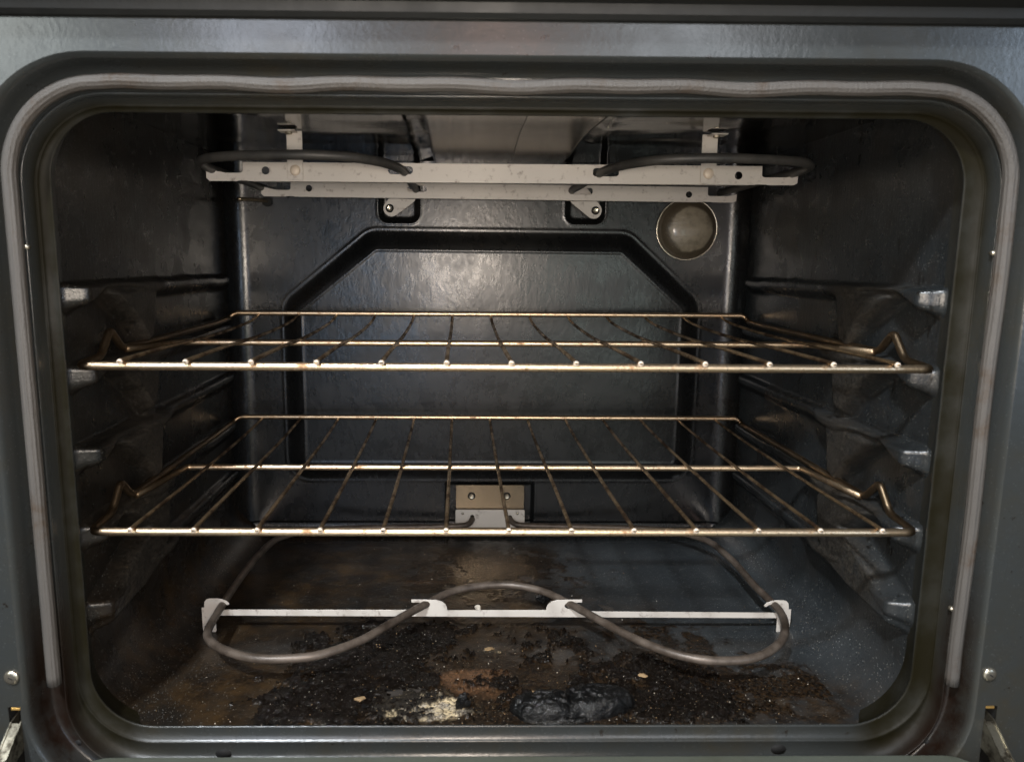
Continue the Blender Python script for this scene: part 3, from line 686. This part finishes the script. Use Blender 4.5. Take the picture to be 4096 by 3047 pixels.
# ------------------------------------------------------------------ the racks
def rack(name, label, zf, zr, zm, zb, cxr, sp, curl):
    t = empty(name, (cxr, .2, zf)); t['label'] = label; t['category'] = 'oven rack'; t['group'] = 'wire oven racks'
    O = Vector(t.location)
    def loc(path): return [Vector(p)-O for p in path]
    r = .0031
    xl, xr_ = -.3120, .3145
    pts = [(xl+.004, .3885, zb), (xl-.0035, .3850, zb-.0065), (xl, .330, zr+.0012), (xl, .200, zr+.0005), (xl, .0915, zr), (xl, .0740, zr+.0155), (xl, .0700, zr+.0155), (xl, .0545, zr-.002), (xl, .0195, zf),
           (xr_, .0195, zf), (xr_, .0535, zr-.002), (xr_, .0700, zr+.0160), (xr_, .0740, zr+.0160), (xr_, .0915, zr), (xr_, .200, zr+.0005), (xr_, .330, zr+.0010), (xr_+.0035, .3850, zb-.0075), (xr_-.002, .3885, zb)]
    rad = [.005, .005, .02, .01, .008, .005, .005, .006, .007, .007, .006, .005, .005, .008, .01, .02, .005, .005]
    p = round_path(pts, rad, 6, closed=True)
    tube('frame', loc(p), r, MAT['rack'], t, 14, closed=True)
    # cross bar, its ends turned forward along the side rails
    cb = round_path([(xl+.0024, .094, zr-.0006), (xl+.0060, .2000, zm-.0040), (xr_-.0060, .2000, zm-.0040), (xr_-.0024, .094, zr-.0006)], .006, 6)
    tube('cross_bar', loc(cb), .0030, MAT['rack'], t, 12)
    for k in range(13):
        x = cxr+(k-6)*sp; bow = random.uniform(-.0007, .0007)
        w_ = smooth_path([(x, .0125, zf+.0040), (x, .020, zf+.0048), (x+bow, .11, zf+.0046), (x+bow*.5, .2030, zm+.0012), (x, .29, zm+.0020+curl*.2), (x, .355, zm+.0035+curl), (x, .3868, zb-.0018)], 4)
        w_o = tube('wire', loc(w_), .0016, MAT['wire'], t, 10)
        p0 = loc(w_)[0]
        lathe('cut_end', [(.0020, 0), (.0022, .0006), (.0020, .0014), (.0013, .0019), (.0001, .0021)], MAT['cut'], w_o, 12, tuple(p0))
    return t
rack('oven_rack', 'upper wire oven rack, just below the broil element', .2728, .2772, .2748, .2862, .0029, .04688, .0015)
rack('oven_rack', 'lower wire oven rack, above the looped bake element', .1466, .1520, .1503, .1578, .0028, .0470, .0006)

# ------------------------------------------------------------------ burnt food on the floor
def setp(o, label, cat, group=None, kind=None):
    if label: o['label'] = label
    if cat: o['category'] = cat
    if group: o['group'] = group
    if kind: o['kind'] = kind
    return o
def lump():
    n, k = 60, 150; V = np.zeros((n, k, 3))
    th = np.linspace(0, 2*PI, k, endpoint=False)
    cx, cy = .058, .034
    outl = .0245*np.ones(k)
    rx = .052*(1+.05*np.sin(3*th+1)+.04*np.sin(5*th)); ry = .0205*(1+.10*np.sin(2*th+.9)+.06*np.sin(4*th+2))
    for i in range(n):
        s = (1-i/(n-1)); X = cx+rx*s*np.cos(th); Y = cy+ry*s*np.sin(th)+.10*(X-cx)
        a = np.clip(1-((X-.036)/.032)**2-((Y-.031)/.016)**2, 0, 1); b = np.clip(1-((X-.080)/.033)**2-((Y-.038)/.019)**2, 0, 1)
        z = np.maximum(.0125*a**.45, .0135*b**.5)*(.86+.35*fbm(X, Y, 70, 4, 12))
        cr = fbm(X*1.0, Y*1.6, 60, 3, 15); z = z - .0016*np.exp(-((cr-.5)/.05)**2)*sstep(0, .3, np.maximum(a, b)) + .0022*(fbm(X, Y, 230, 3, 23)-.5)*sstep(1, .9, s)
        z = z - .0045*np.exp(-(((X-.050)/.0025)**2+((Y-.033)/.0022)**2)) - .003*np.exp(-((X-.057-.25*(Y-.033))/.0022)**2)*(a > 0)
        edge_ = .0035*sstep(1, .86, s)
        V[i, :, 0] = X; V[i, :, 1] = Y; V[i, :, 2] = ZF + edge_ + z + .0016*(fbm(X, Y, 190, 4, 19)-.5)*sstep(1, .9, s)
    V[0, :, 2] = ZF-.0005
    return grid_mesh('charred_lump', V, MAT['charlump'], None, closed=True, flip=True)
setp(lump(), 'large bubbly black charred lump at the front of the oven floor', 'charred food')

def chip(name, x, y, sx, sy, sz, mat, label, rot=0, cat='crumb', seed=0, lift=.0):
    rnd = random.Random(seed)
    bm = bmesh.new(); bmesh.ops.create_icosphere(bm, subdivisions=3, radius=1)
    ph = [rnd.uniform(0, 6) for _ in range(6)]
    for v in bm.verts:
        c = v.co; f = 1+.22*math.sin(3*c.x+ph[0])*math.cos(2.6*c.y+ph[1])+.16*math.sin(6*c.y+ph[2]+2*c.z)+.10*math.sin(11*c.x+ph[3])*math.sin(9*c.z+ph[4])
        v.co = Vector((c.x*sx*f, c.y*sy*f, max(-.5, c.z)*sz*(f+.15*math.sin(9*c.x+7*c.y+ph[5]))))
    me = bpy.data.meshes.new(name); bm.to_mesh(me); bm.free(); me.materials.append(mat)
    for p_ in me.polygons: p_.use_smooth = rnd.random() < .0
    o = link(bpy.data.objects.new(name, me)); o.location = (x, y, ZF+sz*.5+lift); o.rotation_euler = (rnd.uniform(-.1, .1), rnd.uniform(-.1, .1), rot)
    return setp(o, label, cat)
chip('charred_crumb', -.0312, .0385, .0062, .0050, .0062, MAT['charlump'], 'small round black charred nugget left of the large charred lump', .3, 'charred food', 1)
chip('charred_crumb', .0565, .2330, .0085, .0060, .0060, MAT['charlump'], 'black charred crumb behind the right hook of the bake element bar', .5, 'charred food', 2)
chip('burnt_flake', .1215, .2110, .0100, .0035, .0022, MAT['greyflake'], 'grey-brown slanting flake on the floor behind the right half of the support bar', -.9, 'burnt flake', 3)
chip('pale_crumb', -.0144, .2120, .0032, .0040, .0028, MAT['white'], 'bright white crumb on the floor under the arch of the bake element', .4, 'crumb', 4)
chip('tan_flake', .0282, .0555, .0052, .0024, .0014, MAT['tan'], 'small tan flake just behind the left end of the large charred lump', .1, 'crumb', 5, .001)
chip('tan_flake', -.1159, .0441, .0048, .0026, .0012, MAT['tan'], 'tan flake in the black crust at front left of the oven floor', .2, 'crumb', 6, .003)
chip('tan_flake', .1262, .0790, .0050, .0028, .0012, MAT['tan'], 'tan flake in the black crust at the right of the oven floor', -.3, 'crumb', 8, .003)
chip('burnt_flake', -.0790, .0560, .0150, .0055, .0022, MAT['greyflake'], 'wide dark curled flake beside the pale burnt patch', .05, 'burnt flake', 9, .001)
chip('tan_flake', -.0060, .1290, .0050, .0030, .0010, MAT['tan'], 'tan flake in the middle of the floor in front of the support bar', .4, 'crumb', 10, .0005)
chip('tan_flake', -.1080, .1330, .0042, .0026, .0010, MAT['tan'], 'tan flake beside the left slope of the bake element', .9, 'crumb', 11, .002)
chip('orange_crumb', .1770, .0275, .0021, .0019, .0016, MAT['tan'], 'tiny orange crumb near the front edge, right of the black crust', .4, 'crumb', 12)

# loose grains and shards nobody could count
def scatter(name, n, fn, mats, smin, smax, seed, flatness):
    rnd = np.random.RandomState(seed); V, F, MI = [], [], []
    c = 0
    while c < n:
        x, y, keep = fn(rnd)
        if not keep: continue
        s = smin+(smax-smin)*rnd.rand()**4
        ix = min(len(fx)-1, max(0, int((x-fx[0])/(fx[1]-fx[0])))); iy = min(len(fy)-1, max(0, int((y-fy[0])/(fy[1]-fy[0]))))
        z = FZ[iy, ix]
        q = Matrix.Rotation(rnd.rand()*6.28, 3, 'Z') @ Matrix.Rotation((rnd.rand()-.5)*flatness[1], 3, 'X') @ Matrix.Rotation((rnd.rand()-.5)*flatness[1], 3, 'Y')
        b0 = len(V)
        for p in ((1, 0, 0), (.2, .9, .2), (-.9, .3, 0), (-.3, -.8, .1), (0, .1, 1), (.1, 0, -.6)):
            v = q @ Vector((p[0]*(.7+.6*rnd.rand()), p[1]*(.6+.6*rnd.rand()), p[2]*flatness[0])); V.append((x+v.x*s, y+v.y*s, z+v.z*s+s*.25*flatness[0]))
        m_ = rnd.randint(len(mats))
        for f in ((0, 1, 4), (1, 2, 4), (2, 3, 4), (3, 0, 4), (1, 0, 5), (2, 1, 5), (3, 2, 5), (0, 3, 5)): F.append([b0+i for i in f]); MI.append(m_)
        c += 1
    o = from_np(name, V, F, mats[0], None, False)
    for m_ in mats[1:]: o.data.materials.append(m_)
    o.data.polygons.foreach_set('material_index', MI); o['kind'] = 'stuff'
    return o
def f_dust(r):
    x = r.uniform(-.28, .28); y = .004+.40*r.rand()**1.6
    return x, y, r.rand() < .12+.88*math.exp(-((x-.0)/.17)**2-((y-.05)/.08)**2)
o = scatter('crumb_dust', 2000, f_dust, [MAT['white'], MAT['tan'], MAT['tan']],   .00016, .0008, 5, (.7, 2))  # crumbs, plus pale grains standing in for glints on the crust
setp(o, 'fine pale crumbs and glint-like grains sprinkled over the oven floor', 'crumb dust')
def f_char(r):
    x = r.uniform(-.21, .23); y = r.uniform(.006, .20)
    ix = int((x-fx[0])/(fx[1]-fx[0])); iy = int((y-fy[0])/(fy[1]-fy[0]))
    return x, y, r.rand() < crust[iy, ix]
o = scatter('char_crust', 4200, f_char, [MAT['char'], MAT['char'], MAT['charlump']], .0004, .0034, 6, (.14, .7))
setp(o, 'glossy black flaky burnt crust on the oven floor', 'burnt crust')
